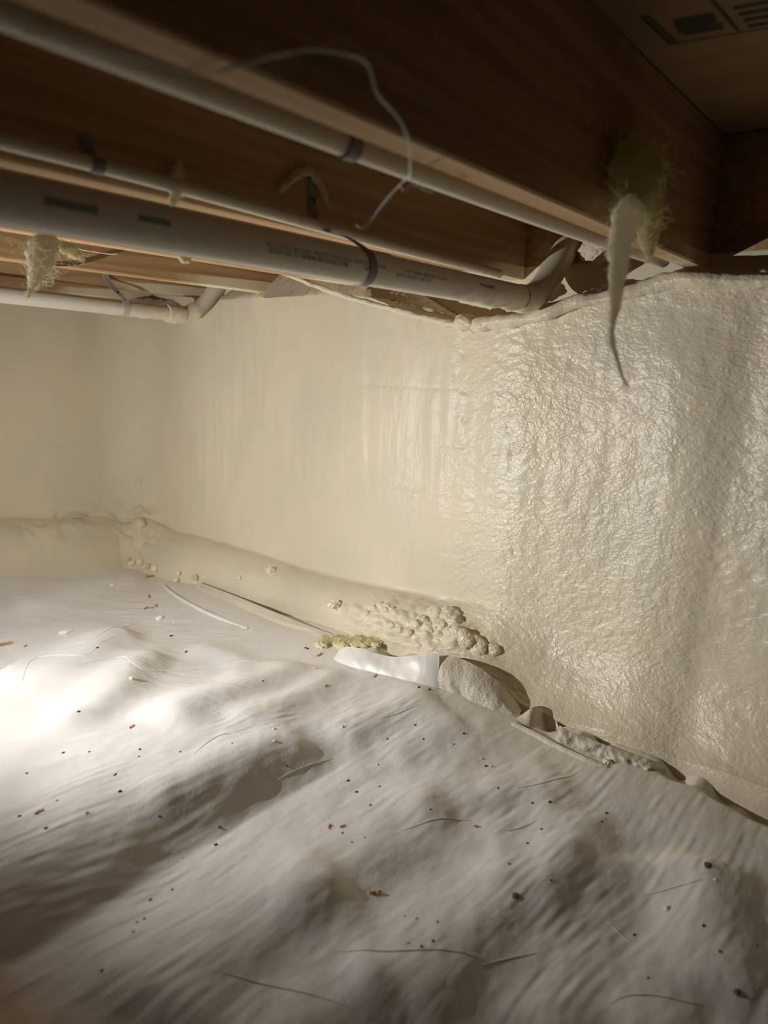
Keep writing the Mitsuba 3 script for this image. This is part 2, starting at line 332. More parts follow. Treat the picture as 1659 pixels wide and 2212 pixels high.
# folds: crest line (picture points laid on the ground), height, width on the lamp side, width on the far side
FOLDS = [
    (fl((300, 1800), (420, 1735), (560, 1665), (680, 1610)), .012, .05, .05),
    (fl((850, 1760), (960, 1710), (1100, 1690), (1250, 1650)), .010, .06, .05),
    (fl((600, 2000), (720, 1880), (860, 1790), (1000, 1730)), .010, .08, .06),
    (fl((830, 2212), (960, 2020), (1100, 1900), (1240, 1780), (1290, 1700)), .022, .10, .07),
    (fl((1180, 2212), (1260, 2000), (1330, 1860), (1350, 1780)), .012, .07, .05),
    (fl((1420, 2212), (1470, 2000), (1490, 1850), (1430, 1770)), .016, .07, .06),
    (fl((1600, 2100), (1590, 1950), (1550, 1800)), .014, .06, .06),
    (fl((1060, 1730), (1080, 1800), (1060, 1880)), .008, .05, .04),
    (fl((1200, 1770), (1210, 1850), (1180, 1930)), .008, .045, .04),
    (fl((300, 2212), (480, 2030), (640, 1930), (760, 1860)), .014, .10, .07),
    (fl((560, 2300), (700, 2140), (860, 2060)), .010, .07, .06),
    (fl((-60, 1490), (90, 1478), (180, 1440), (250, 1390), (330, 1375)), .026, .12, .05),
    (fl((60, 1610), (160, 1590), (280, 1480), (320, 1440), (400, 1430)), .024, .10, .05),
    (fl((330, 1620), (430, 1560), (560, 1500), (660, 1440)), .020, .09, .05),
    (fl((480, 1600), (640, 1530), (740, 1460)), .012, .05, .045),
    (fl((0, 1330), (140, 1300), (260, 1262), (330, 1255)), .016, .09, .06),
    (fl((390, 1395), (520, 1450), (480, 1500)), .008, .04, .04),
    (fl((720, 1620), (830, 1560), (950, 1520)), .012, .06, .05),
    (fl((830, 1640), (930, 1590), (1010, 1560)), .008, .05, .04),
]
def polyline_dist(xy, line):
    """(distance, side) of points to a smooth crest line; side > 0 left of its direction."""
    l3, _ = resample(np.c_[np.array(line), np.zeros(len(line))], 0.003)
    l = l3[:, :2]
    d, i = cKDTree(l).query(xy)
    t = np.gradient(l, axis=0)[i]; r = xy - l[i]
    s = i / (len(l) - 1.0)
    t /= np.linalg.norm(t, axis=1, keepdims=True)
    along = np.abs((t * r).sum(1)); across = t[:, 0] * r[:, 1] - t[:, 1] * r[:, 0]
    return d, across, s
xs = np.r_[np.arange(GX0, -0.15, .03), np.arange(-0.15, XW + .02, .0042)]
ys = np.r_[np.arange(GY0, -0.15, .03), np.arange(-0.15, YW + .02, .0042)]
XX, YY = np.meshgrid(xs, ys, indexing='ij')
xy = np.c_[XX.ravel(), YY.ravel()]
cg = np.meshgrid(np.linspace(GX0, XW + .02, 70), np.linspace(GY0, YW + .02, 70), indexing='ij')
cz = BASE(np.c_[cg[0].ravel(), cg[1].ravel()]).reshape(70, 70)
def coarse(xy): return map_coordinates(cz, [(xy[:, 0] - GX0) / (XW + .02 - GX0) * 69, (xy[:, 1] - GY0) / (YW + .02 - GY0) * 69], order=1, mode='nearest')
z = coarse(xy)
for line, h, w1, w2 in FOLDS:
    d, ac, s = polyline_dist(xy, line)
    w = w2 + (w1 - w2) * sm(-.01, .01, ac)
    z += 1.4 * h * np.exp(-(d / w) ** 2 * 1.1) * sm(0, .16, s) * sm(1, .84, s)
# the big roll at the left: a rounded shoulder dropping to a sharp valley line
z = gaussian_filter(z.reshape(XX.shape), 2.2).ravel()
dC, aC, sC = polyline_dist(xy, fl((-420, 2080), (-200, 1985), (0, 1890), (160, 1795), (325, 1690), (470, 1630), (600, 1580), (720, 1525), (840, 1470), z=.045))
dV, aV, sV = polyline_dist(xy, fl((-420, 2330), (-200, 2205), (0, 2085), (190, 1975), (300, 1903), (415, 1830), (520, 1768), (640, 1698), (760, 1632), (880, 1560)))
tt = np.clip(aV / np.maximum(aV - aC, 1e-4), 0, 1); tt = np.where(aC > 0, 1.0, np.where(aV < 0, 0.0, tt))
z += (.050 + .008 * sm(.62, .2, sC)) * np.sin(np.pi / 2 * tt) * sm(1.0, .55, sC) * np.exp(-(np.clip(aC, 0, None) / .38) ** 2)
zf = gaussian_filter(z.reshape(XX.shape), 1.0)
# gaps where the liner falls away from the foam
for px, py, rx, ry, dp in ((848, 1397, .022, .030, .035), (1132, 1530, .020, .016, .03), (1188, 1556, .022, .018, .03), (1290, 1603, .012, .014, .02), (1462, 1660, .014, .026, .03), (1565, 1704, .014, .030, .03), (1635, 1738, .016, .030, .03), (1700, 1765, .015, .03, .03)):
    c = at_z(px, py, float(np.interp(at_x(px, py, 1.29)[1], U[:len(ya)], liner_edge_z[:len(ya)])))
    zf = zf - dp * np.exp(-(np.minimum(XX - c[0], 0) / rx) ** 2 - ((YY - c[1]) / ry) ** 2)
fade = sm(1.32, 1.15, XX) * 0.8 + 0.2
# crumple: folds run from the lower left to the upper right of the picture
def aniso(seed, long, short, ang):
    n = 1400; f = field((n, n), (long / .004, short / .004), seed)
    c, s_ = math.cos(ang), math.sin(ang)
    a, b = c * XX + s_ * YY, -s_ * XX + c * YY
    return map_coordinates(f, [(a / .004) % n, (b / .004) % n], order=1, mode='wrap')
far = sm(1.0, 1.2, YY)
ridged = lambda f: np.sqrt(f * f + .05)
zf += fade * ((1 - far) * (0.0020 * aniso(41, .10, .050, .15) - .0011 * ridged(aniso(42, .055, .030, .35)) + .0007 * aniso(43, .024, .016, .1) - .0004 * ridged(aniso(46, .034, .016, .6)) + .00022 * aniso(48, .010, .007, .2))
              + far * (.0024 * aniso(44, .09, .045, -.5) - .0014 * ridged(aniso(45, .07, .028, -.35)) + .0006 * aniso(47, .03, .013, -.7) + .00022 * aniso(49, .012, .006, -.6)))
fx = XW - np.interp(YY, U[:len(ya)], foot_d[:len(ya)])
zf = zf - .012 * sm(-.015, .012, XX - fx) * sm(.75, .6, YY)
LZ = zf
LM = grid_mesh(np.stack([XX, YY, LZ], -1))
inside = (XX < XW - np.interp(YY, U[:len(ya)], foot_d[:len(ya)]) + .014) & (YY < YW - np.interp(XX, xa[::-1], foot_d[len(ya) + len(ca):][::-1][:len(xa)]) + .035)
obj('vapour_barrier__sheet', (LM[0], LM[1][inside.ravel()[LM[1]].all(1)]), 'mat_liner', smooth=True)
tag('vapour_barrier', 'white wrinkled plastic vapour barrier covering the crawl space floor', 'vapour barrier')
def liner_z(x, y):
    i = np.interp(x, xs, np.arange(len(xs))); j = np.interp(y, ys, np.arange(len(ys)))
    return float(map_coordinates(LZ, [[i], [j]], order=1, mode='nearest')[0])
def on_liner(px, py):
    """Where the sight line through a picture point meets the liner."""
    d = ray(px, py); t = np.linspace(0.6, 3.5, 1500)
    p = EYE + t[:, None] * d
    i = np.interp(p[:, 0], xs, np.arange(len(xs))); j = np.interp(p[:, 1], ys, np.arange(len(ys)))
    below = p[:, 2] < map_coordinates(LZ, [i, j], order=1, mode='nearest')
    return p[np.argmax(below)]

# ------------------------------------------------------------------ ceiling: subfloor, rim board, sill, joists
obj('ceiling', box(GX0, XW + .2, GY0, YW + .3, CZ + .437, CZ + .456), 'mat_subfloor', label='dark plywood subfloor above the joists', kind='structure')
RIM = XW + .075
obj('trim_1', box(RIM, RIM + .038, GY0, YW + .3, CZ + .10, CZ + .4365), 'mat_wood', label='brown rim board closing the joist ends', kind='structure')
obj('trim_2', box(GX0, RIM, YW + .06, YW + .098, CZ + .10, CZ + .4365), 'mat_wood', label='board on top of the far left wall', kind='structure')
names = ['brown wooden floor joist nearest the eye, its underside edge crossing the top of the photo', 'brown wooden floor joist behind the wide printed pipe, second of the four',
         'orange brown wooden floor joist half hidden behind the wide printed pipe', 'tan wooden floor joist just above the left drain pipe, coated with foam at its end',
         'wooden floor joist right behind the left drain pipe', 'farthest wooden floor joist, against the far left wall']
ORDER = [(.424, names[0]), (.820, names[1]), (1.245, names[2]), (1.645, names[3]), (1.995, names[4]), (2.335, names[5])]
for y, lab in ORDER:
    obj(nm('floor_joist'), box(GX0, RIM - .001, y, y + .038, JOIST_Z, CZ + .4365, .003), 'mat_wood', smooth=30, label=lab, cat='joist', group='floor joists')

# ------------------------------------------------------------------ pipes
def rough_end(x_from, amp, seed, x0=None):
    f = field((700, 64), (2.0, 2.2), seed)
    def rough(t, a):
        i = np.clip((t / .004).astype(int), 0, 699) + np.zeros_like(a, int); j = (a / (2 * np.pi) * 64).astype(int) % 64 + np.zeros(t.shape, int)
        return amp * np.clip(f[i, j] + .4, 0, 3) * sm(x_from, x_from + .25, x0 + t) * sm(.5, -0.6, np.sin(a))
    return rough
VY, VZ, VR = .735, CZ + .1445, .0254
x0 = -1.2
obj('vacuum_pipe__tube', tube([(x0, VY, VZ), (0, VY, VZ), (0.7, VY, VZ - .0005), (1.325, VY, VZ - .002)], VR, 64, .004, rough_end(.95, .0012, 51, x0)), 'mat_pvc', smooth=True)
obj('vacuum_pipe__elbow', tube([(1.300, VY, VZ - .002), (1.345, VY - .001, VZ), (1.385, VY - .004, VZ + .022), (1.43, VY - .01, VZ + .07), (1.49, VY - .016, VZ + .135)], lambda t: VR + .0022 - .0002 * t, 48, .004), 'mat_pvc', smooth=True)
tag('vacuum_pipe', 'wide off-white plastic pipe with printed lettering, hung by a metal strap', 'pipe')

# print on the wide pipe: flat lettering bent round the tube
def wrap_text(text, x_start, x_end, ang, height, key, mat='mat_print'):
    m = meshkit.text_mesh(text, height, 0.0003, bold=False)
    v = m.vertices.copy(); sx = (x_end - x_start) / (v[:, 0].max())
    m = trimesh.Trimesh(v, m.faces, process=False)
    v = m.vertices.copy(); a = ang + v[:, 1] / VR
    r = VR + .00015 + v[:, 2]
    # ang is measured on the side facing the eye (towards -y), growing upwards
    out = np.c_[x_start + v[:, 0] * sx, VY - r * np.cos(a), VZ - .001 + r * np.sin(a)]
    obj(key, trimesh.Trimesh(out, m.faces, process=False), mat)
wrap_text('NUTONE MODEL #380 CENTRAL VACUUM TUBE', .612, .850, -.02, .0052, 'vacuum_pipe__lettering')
wrap_text('VISIT US AT WWW.NUTONE.COM', .617, .765, -.30, .0056, 'vacuum_pipe__lettering_001')
wrap_text('MFG', .800, .822, -.30, .005, 'vacuum_pipe__lettering_002')
wrap_text('PVC PER ASTM F2158', .895, 1.01, -.02, .0052, 'vacuum_pipe__lettering_003')
wrap_text('07/12/07 12:31', .875, .965, -.30, .005, 'vacuum_pipe__lettering_004')
labels['vacuum_pipe__lettering'] = {'label': 'faded printed lettering'}
def wrap_patch(xa_, xb_, a0, a1, key):
    A, B = np.meshgrid(np.linspace(xa_, xb_, 8), np.linspace(a0, a1, 8), indexing='ij')
    r = VR + .0002
    obj(key, sheet(np.stack([A, VY - r * np.cos(B), VZ + r * np.sin(B)], -1), .0001), 'mat_mark', smooth=True)
wrap_patch(.435, .475, -.05, .22, 'vacuum_pipe__dark_mark'); wrap_patch(.335, .39, -.15, .2, 'vacuum_pipe__dark_mark_001')
wrap_patch(1.115, 1.165, .0, .25, 'vacuum_pipe__dark_mark_002')

SY, SZ, SR = .522, CZ + .2165, .0125
obj(nm('water_pipe'), tube([(-1.2, SY, SZ + .006), (.3, SY, SZ + .002), (1.0, SY - .004, SZ), (1.42, SY - .03, SZ - .004)], SR, 32, .01), 'mat_thin_pipe', smooth=True,
    label='long thin off-white pipe running beside the underside edge of the nearest joist', cat='pipe')
obj(nm('water_pipe'), tube([(-1.2, .80, CZ + .235), (.35, .80, CZ + .213), (.44, .80, CZ + .2125), (.8, .80, CZ + .204), (1.1, .80, CZ + .198), (1.33, .80, CZ + .196)], .0085, 24, .01), 'mat_thin_pipe', smooth=True,
    label='thin cream pipe sagging along the second joist just above the wide pipe', cat='pipe')
DY, DR = 1.96, .0215
dz = lambda x: CZ + .158 - .021 * (x - .4)
dx0 = -1.0
obj('drain_pipe__tube', tube([(dx0, DY, dz(dx0)), (.4, DY, dz(.4)), (1.33, DY, dz(1.33))], DR, 40, .004, rough_end(1.0, .0016, 52, dx0)), 'mat_pvc', smooth=True)
obj('drain_pipe__hub', tube([(1.285, DY, dz(1.285)), (1.345, DY, dz(1.345))], lambda t: DR + .005 + .002 * np.sin(3.1 * t), 40, .003, rough_end(.2, .0018, 53, 1.0)), 'mat_foam_plain', smooth=True)
obj('drain_pipe__elbow', tube([(1.32, DY, dz(1.32)), (1.365, DY, dz(1.365) + .004), (1.40, DY - .01, dz(1.4) + .022), (1.44, DY - .03, dz(1.4) + .075), (1.47, DY - .045, dz(1.4) + .12)], lambda t: DR + .004 + .004 * np.exp(-((t - .33) / .1) ** 2), 40, .004), 'mat_foam_plain', smooth=True)
tag('drain_pipe', 'off-white drain pipe at the far left ending in a foam-covered elbow', 'pipe')

# ------------------------------------------------------------------ perforated hanger straps
def strap(key, pts, wdir, width, label, holes=(), cat='pipe strap', mat='mat_strap'):
    p, _ = resample(pts, .004)
    m = ribbon(p, wdir, width, .0012)
    scene[key + '__band'] = mikit.ply(m, mat)
    for k, (c, nrm) in enumerate(holes):
        h = trimesh.creation.cylinder(.0032, .0008, sections=16)
        h.apply_transform(trimesh.geometry.align_vectors([0, 0, 1], nrm)); h.apply_translation(c)
        scene[key + '__hole' + (f'_{k:03d}' if k else '')] = mikit.ply(h, 'mat_speck')
    tag(key, label, cat)
a = np.linspace(math.pi * .62, -math.pi * .95, 22)
xx = .815
arc = [(xx + .012 * i / 21, VY - (VR + .001) * math.cos(t + math.pi * 0) , VZ + (VR + .001) * math.sin(t)) for i, t in enumerate(np.linspace(.55 * math.pi, -1.0 * math.pi, 24))]
strap('pipe_strap', [(.80, .8165, CZ + .275), (.80, .8165, CZ + .225), (.803, .806, CZ + .205), (.81, VY + .03, VZ + .045)] + arc[3:], (1, 0, 0), .017, 'dark perforated metal strap holding the wide printed pipe', [((.80, .8152, CZ + .245), (0, 1, 0))])
arc = [(.56, SY + (SR + .001) * math.cos(t), SZ + (SR + .001) * math.sin(t)) for t in np.linspace(-.1 * math.pi, -1.15 * math.pi, 16)]
strap(nm('pipe_strap_') [:-1] + '_001', [(.56, SY + .0135, SZ + .035)] + arc + [(.56, .464, SZ + .025), (.56, .463, SZ + .05)], (1, 0, 0), .016, 'dim metal clip around the thin pipe beside the nearest joist')
arc = [(.44, .80 + .0095 * math.cos(t), CZ + .2125 + .0095 * math.sin(t)) for t in np.linspace(-1.2 * math.pi, .1 * math.pi, 16)]
strap('pipe_strap_002', [(.44, .8165, CZ + .245), (.44, .813, CZ + .228)] + arc[::-1], (1, 0, 0), .014, 'small dark clip around the thin sagging pipe at the left')
zc = dz(1.14)
arc = [(1.142, DY - (DR + .001) * math.cos(t), zc + (DR + .001) * math.sin(t)) for t in np.linspace(.35 * math.pi, -.95 * math.pi, 22)]
strap('pipe_strap_003', [(1.10, 1.993, CZ + .27), (1.105, 1.990, CZ + .235), (1.118, DY + .006, zc + .052), (1.130, DY - .008, zc + .034)] + arc[3:], (1, 0, 0), .02,
      'grey perforated strap with round holes holding the left drain pipe', [((1.124, DY - .003, zc + .0435), (0, -.6, .4)), ((1.137, DY - .0145, zc + .0235), (0, -.55, .75))], mat='mat_strap_grey')

# ------------------------------------------------------------------ cables and wires
def rough_cable(seed, amp):
    f = field((900, 16), (2.5, 1.2), seed)
    return lambda t, a: amp * np.clip(f[np.clip((t / .003).astype(int), 0, 899) + np.zeros_like(a, int), (a / (2 * np.pi) * 16).astype(int) % 16 + np.zeros(t.shape, int)], -.5, 3)
cab = [at_x(px, py, X) for px, py, X in ((560, 575, 1.22), (640, 600, 1.28), (715, 630, 1.33), (800, 655, 1.36), (880, 677, 1.375), (965, 698, 1.38), (1020, 705, 1.385))]
obj('cable__jacket', tube(cab, .0065, 16, .003, rough_cable(61, .0012)), 'mat_foam', smooth=True)
obj('cable__foam_knot', blob(at_x(1005, 697, 1.385), .024, 5, 4, .32, 1.5, (.9, 1.2, .75)), 'mat_foam', smooth=True, label='lumpy foam knot')
tag('cable', 'foam-coated cable sagging from the joists to a lump at the top of the end wall', 'cable')
bead = np.array([at_x(px, py, X) for px, py, X in ((1020, 703, 1.385), (1090, 693, 1.375), (1170, 677, 1.375), (1240, 650, 1.38), (1300, 640, 1.385), (1380, 622, 1.39), (1440, 608, 1.39), (1490, 604, 1.385), (1580, 606, 1.39), (1700, 605, 1.39), (1900, 600, 1.39), (2300, 590, 1.39))])
obj('wall_right__foam_bead', tube(bead + np.array([.005, 0, -.002]), lambda t: .014 - .003 * t + .0022 * np.sin(t * 47) * np.sin(t * 31 + 1) , 24, .003, lambda t, a: rough_cable(62, .0012)(t, a) + rough_cable(66, .002)(t * .25, a * .5)), 'mat_foam', smooth=True)

wire = [at_y(px, py, Y) for px, py, Y in ((60, 70, .50), (140, 92, .505), (220, 108, .50), (290, 120, .49), (350, 138, .475), (420, 157, .455), (470, 157, .43), (510, 146, .415), (560, 128, .405), (630, 112, .40), (700, 107, .395), (740, 114, .39))]
w2 = [at_y(px, py, Y) for px, py, Y in ((800, 150, .39), (810, 190, .395), (840, 230, .40), (870, 270, .405), (884, 310, .415), (886, 350, .43), (884, 380, .47), (868, 395, .50), (840, 425, .52), (812, 462, .54), (790, 488, .55), (780, 492, .55), (770, 485, .55))]
obj('wire__strand', tube(wire + w2, .0011, 8, .004, rough_cable(63, .0003)), 'mat_wire', smooth=True)
obj('wire__bent_end', tube([at_y(px, py, .50) for px, py in ((866, 396), (872, 412), (880, 404), (905, 403), (935, 414))], .0009, 8, .004), 'mat_wire', smooth=True)
tag('wire', 'thin pale wire looping around the nearest joist and dangling in front of the wide pipe', 'wire')

obj(nm('wire'), tube([at_y(px, py, 1.60) for px, py in ((128, 524), (135, 528), (150, 529), (170, 537), (195, 542), (225, 547), (253, 548))], .0016, 8, .004), 'mat_wire', smooth=True, label='short white wire curling along the tan joist at far left', cat='wire')
obj('dry_strip', ribbon(resample([at_y(px, py, 1.615) for px, py in ((118, 570), (180, 564), (231, 549), (268, 538), (300, 540), (347, 545))], .006)[0], (0, .35, 1), .012, .0008), 'mat_dry', label='olive brown dry strip lying against the tan joist at far left', cat='strip')

# ------------------------------------------------------------------ insulation tufts
def tuft(key, outline, thick, mat, label, seed, cat='insulation tuft', n=500, part='', rag=1.5):
    """A ragged clump of glass wool: a lumpy core wrapped in curled fibres; outline = (px, py, y, half width in metres) down its middle."""
    pts = np.array([at_y(px, py, y) for px, py, y, w in outline]); ws = np.array([w for *_, w in outline])
    r = np.random.default_rng(seed); s = np.linspace(0, 1, len(pts))
    m = tube(pts, lambda t: .86 * np.interp(t, s, ws), 40, max(.002, ws.max() * .06))
    ps, ts = resample(pts, .002); wl = np.interp(ts / ts[-1], s, ws)
    v = m.vertices.copy(); nrm = m.vertex_normals; i = cKDTree(ps).query(v)[1]
    k = meshkit.fbm(v / max(ws.max(), .004) * 1.1, 4, seed) - .5
    v += nrm * (k * rag * wl[i])[:, None]
    fl_ = np.array([.77, .64, 0]); v -= (1 - thick) * ((v - ps[i]) @ fl_)[:, None] * fl_
    scene[f'{key}__{part}core'] = mikit.ply(trimesh.Trimesh(v, m.faces, process=False), mat, smooth=True)
    fs = []
    for _ in range(n):
        j = r.integers(len(ps)); w = wl[j]
        p = ps[j] + r.normal(0, 1, 3) * np.array([.55, .55 * thick, .35]) * w
        d = r.normal(0, 1, 3) + np.array([0, 0, -.6]); d /= np.linalg.norm(d); L = max(w, .003) * r.uniform(.5, 1.3)
        b = r.normal(0, .35, 3) * L
        q = np.array([p, p + d * L * .5 + b, p + d * L])
        fs.append(tube(q, .00028, 3, L / 4, caps=False))
    scene[f'{key}__{part}fibres'] = mikit.ply(trimesh.util.concatenate(fs), mat)
    labels[f'{key}__{part}fibres'] = {'kind': 'stuff', 'label': 'loose glass fibres'}
    if label: tag(key, label, cat)
tuft('insulation_tuft', [(1375, 318, .424, .008), (1372, 350, .40, .022), (1372, 395, .385, .038), (1385, 440, .38, .044), (1395, 490, .375, .036), (1400, 525, .37, .020), (1402, 555, .37, .006)], .45, 'mat_fluff', 'large pale yellow insulation tuft with a long dangling strand, beside the nearest joist at right', 71, n=700)
tuft('insulation_tuft', [(1368, 425, .385, .010), (1352, 470, .375, .018), (1342, 508, .36, .020), (1338, 545, .34, .017), (1334, 590, .325, .0150), (1330, 640, .32, .0150), (1324, 690, .315, .0145), (1321, 720, .315, .012), (1324, 748, .315, .007), (1332, 772, .315, .0042), (1338, 795, .315, .0034), (1346, 818, .315, .0026), (1358, 834, .315, .001)], .6, 'mat_fluff_pale', None, 72, n=420, part='strand_', rag=.8)
tuft('insulation_tuft_001', [(100, 500, 1.235, .010), (95, 535, 1.22, .026), (88, 570, 1.21, .026), (80, 598, 1.21, .018), (66, 625, 1.21, .007), (60, 645, 1.21, .002)], .5, 'mat_fluff_pale', 'pale insulation tuft hanging at far left above the drain pipe', 73)
tuft('insulation_tuft_002', [(110, 520, 1.235, .004), (140, 535, 1.23, .010), (160, 545, 1.23, .013), (170, 555, 1.23, .008)], .6, 'mat_fluff', 'small yellow insulation tuft beside the hanging one at far left', 74, n=300)
tuft('insulation_tuft_003', [(604, 412, .812, .003), (628, 388, .812, .006), (660, 370, .812, .0075), (688, 392, .812, .006), (704, 428, .812, .005), (713, 450, .812, .002)], .35, 'mat_fluff', 'faint yellow insulation wisp stuck to the second joist above the printed pipe', 75, n=260, rag=2.4)
tuft('insulation_tuft_004', [(386, 552, 1.237, .003), (396, 560, 1.237, .008), (404, 563, 1.237, .007), (410, 556, 1.237, .003)], .6, 'mat_fluff', 'tiny yellow insulation tuft on the edge of the third joist', 76, n=120)
tuft('insulation_tuft_005', [(1590, 495, .41, .006), (1605, 530, .40, .020), (1606, 555, .40, .018), (1600, 580, .40, .006)], .5, 'mat_fluff_pale', 'dim insulation fuzz at the right edge beside the rim board', 77, n=300)
tuft('insulation_tuft_006', [(372, 440, .79, .004), (380, 415, .80, .008), (382, 380, .81, .008), (388, 350, .815, .004)], .4, 'mat_fluff_pale', 'blurred pale wisp on the thin sagging pipe', 78, n=150)

# ------------------------------------------------------------------ grade stamp printed on the subfloor
def ink(pts, key, w=.004):
    p = np.array([[*q, CZ + .4368] for q in pts])
    scene[key] = mikit.ply(ribbon(resample(p, .01)[0], np.cross(p[-1] - p[0], [0, 0, 1.0]), w, .0004), 'mat_ink')
zz_ = CZ + .4368
c0, c1, c2 = [at_z(*q, zz_)[:2] for q in ((1385, 35), (1450, 95), (1659, 60))]
ex, ey = (c1 - c0), (c2 - c1)
S = lambda a, b: c1 - ex * a + ey * b
ink([S(0, 0), S(1, 0)], 'ceiling__grade_stamp', .006); ink([S(0, .06), S(1, .06)], 'ceiling__grade_stamp_001', .004)
ink([S(0, 0), S(0, 1.6)], 'ceiling__grade_stamp_002', .003); ink([S(0.06, .72), S(1.2, .72)], 'ceiling__grade_stamp_003', .005)
for k, (aa, b, ww) in enumerate(((.45, .40, .03), (.62, .42, .025), (.3, .42, .02))):
    ink([S(aa, b - .2), S(aa, b + .2)], f'ceiling__grade_stamp_{4 + k:03d}', ww)
for k in range(4):
    ink([S(.15 + .2 * k, .84), S(.15 + .2 * k, 1.5)], f'ceiling__grade_stamp_{7 + k:03d}', .010)
labels['ceiling__grade_stamp'] = {'label': 'dark ink grade stamp'}

# ------------------------------------------------------------------ parts of the liner along the foot of the end wall
def patch(top, bottom, mat, key, nu=70, nv=22, bulge=.0, wrinkle=.0015, seed=0, label=None):
    """A sheet between two edges given as 3-D points."""
    A, B = resample(np.array(top), .004)[0], resample(np.array(bottom), .004)[0]
    idx = lambda a: np.stack([np.interp(np.linspace(0, 1, nu), np.linspace(0, 1, len(a)), a[:, k]) for k in range(3)], 1)
    A, B = idx(A), idx(B); t = np.linspace(0, 1, nv)[None, :, None]
    G = A[:, None] * (1 - t) + B[:, None] * t
    w = (np.sin(np.pi * t[..., 0]) * bulge + wrinkle * field((nu, nv), (4, 5), seed) + wrinkle * .6 * field((nu, nv), (1.6, 3), seed + 1))
    G[..., 0] -= w; G[..., 2] += .5 * w
    scene[key] = mikit.ply(sheet(G, .001), mat, smooth=True)
    if label: labels[key] = {'label': label}
ol = lambda *pts: [on_liner(*p) for p in pts]
# long stiff edge standing in front of the foam roll
bot = ol((425, 1274), (520, 1314), (600, 1347), (680, 1374), (752, 1392))
top = [at_x(px, py, q[0] + .016) for (px, py), q in zip(((428, 1257), (520, 1292), (600, 1325), (680, 1357), (756, 1380)), bot)]
patch(top, bot, 'mat_sprayed_liner', 'vapour_barrier__edge_strip', bulge=.002, wrinkle=.0007, seed=81, label='stiff cream edge strip standing along the foam')
bot = ol((352, 1264), (400, 1303), (470, 1337), (535, 1359)); top = [q + np.array([.006, .004, .0065 * k]) for q, k in zip(bot, (.5, 1, 1, .3))]
patch(top, bot, 'mat_liner', 'vapour_barrier__folded_edge', 60, 8, .002, .0004, 83, 'narrow white folded edge')
# smooth white flap, then the sprayed tent beside it
bot = ol((722, 1426), (780, 1447), (850, 1464), (900, 1476), (950, 1488)); top = [at_x(px, py, q[0] + .03) for (px, py), q in zip(((735, 1404), (790, 1405), (845, 1419), (895, 1417), (950, 1412)), bot)]
patch(top, bot, 'mat_liner', 'vapour_barrier__flap', 80, 24, .003, .0006, 85, 'smooth white flap leaning on the foam')
bot = ol((940, 1484), (985, 1500), (1030, 1520), (1080, 1540), (1128, 1550)); top = [at_x(px, py, q[0] + .045) for (px, py), q in zip(((930, 1412), (985, 1420), (1030, 1440), (1085, 1484), (1130, 1534)), bot)]
patch(top, bot, 'mat_sprayed_liner', 'vapour_barrier__flap_001', 90, 34, .012, .0009, 87, 'tented flap crusted with foam overspray')
bot = ol((1112, 1552), (1150, 1572), (1180, 1575), (1215, 1585)); top = [at_x(px, py, q[0] + .03) for (px, py), q in zip(((1128, 1545), (1150, 1530), (1178, 1528), (1204, 1560)), bot)]
patch(top, bot, 'mat_sprayed_liner', 'vapour_barrier__flap_002', 50, 20, .003, .001, 89, 'small cream flap tucked under the foam')
bot = ol((1105, 1566), (1150, 1590), (1200, 1617), (1250, 1641), (1312, 1660)); top = [q + np.array([.004, .003, .009 * k]) for q, k in zip(bot, (.5, 1, 1, 1, .4))]
patch(top, bot, 'mat_sprayed_liner', 'vapour_barrier__folded_edge_001', 80, 8, .002, .0005, 91, 'raised bright folded edge')
bot = ol((1200, 1600), (1260, 1625), (1330, 1648), (1400, 1665), (1440, 1674)); top = [at_x(px, py, q[0] + .02) for (px, py), q in zip(((1210, 1568), (1262, 1592), (1330, 1618), (1395, 1640), (1440, 1655)), bot)]
patch(top, bot, 'mat_sprayed_liner', 'vapour_barrier__flap_003', 90, 22, .006, .0028, 93, 'crumpled cream strip against the foam')

# creases pressed into the sheet
CREASES = [[(0, 1420), (60, 1436), (90, 1419), (140, 1415), (180, 1417), (215, 1392), (245, 1378), (300, 1376)], [(170, 1442), (215, 1426), (255, 1420), (285, 1430), (310, 1447), (350, 1452), (400, 1462)],
           [(130, 1392), (200, 1380), (240, 1357), (300, 1346), (360, 1332), (420, 1320)], [(280, 1365), (350, 1371)], [(420, 1628), (450, 1603), (490, 1585), (520, 1590)], [(405, 1450), (480, 1437), (560, 1430)],
           [(825, 1553), (865, 1540), (905, 1522)], [(870, 1794), (925, 1776), (960, 1769), (1020, 1772)], [(1115, 1703), (1175, 1691), (1250, 1668)], [(1095, 1797), (1130, 1787), (1160, 1773)], [(1390, 1935), (1460, 1917), (1535, 1900)],
           [(720, 2056), (830, 2056), (945, 2052), (1050, 2080)], [(1320, 2168), (1395, 2149), (1460, 2160), (1520, 2172)], [(465, 2100), (550, 2122), (650, 2145), (750, 2176)], [(600, 1685), (650, 1660), (720, 1640)], [(1040, 2085), (1100, 2072), (1160, 2060)], [(1310, 1990), (1350, 2030), (1380, 2052)]]
for k, c in enumerate(CREASES):
    p = np.array(ol(*c)); q = resample(p, .006)[0]; q[:, 2] = [liner_z(a, b) + .0002 for a, b, _ in q]
    scene['vapour_barrier__crease' + (f'_{k:03d}' if k else '')] = mikit.ply(tube(q, lambda t: .0010 * np.sin(np.pi * np.clip(t, .03, .97)) ** .5, 8, .006), 'mat_liner', smooth=True)

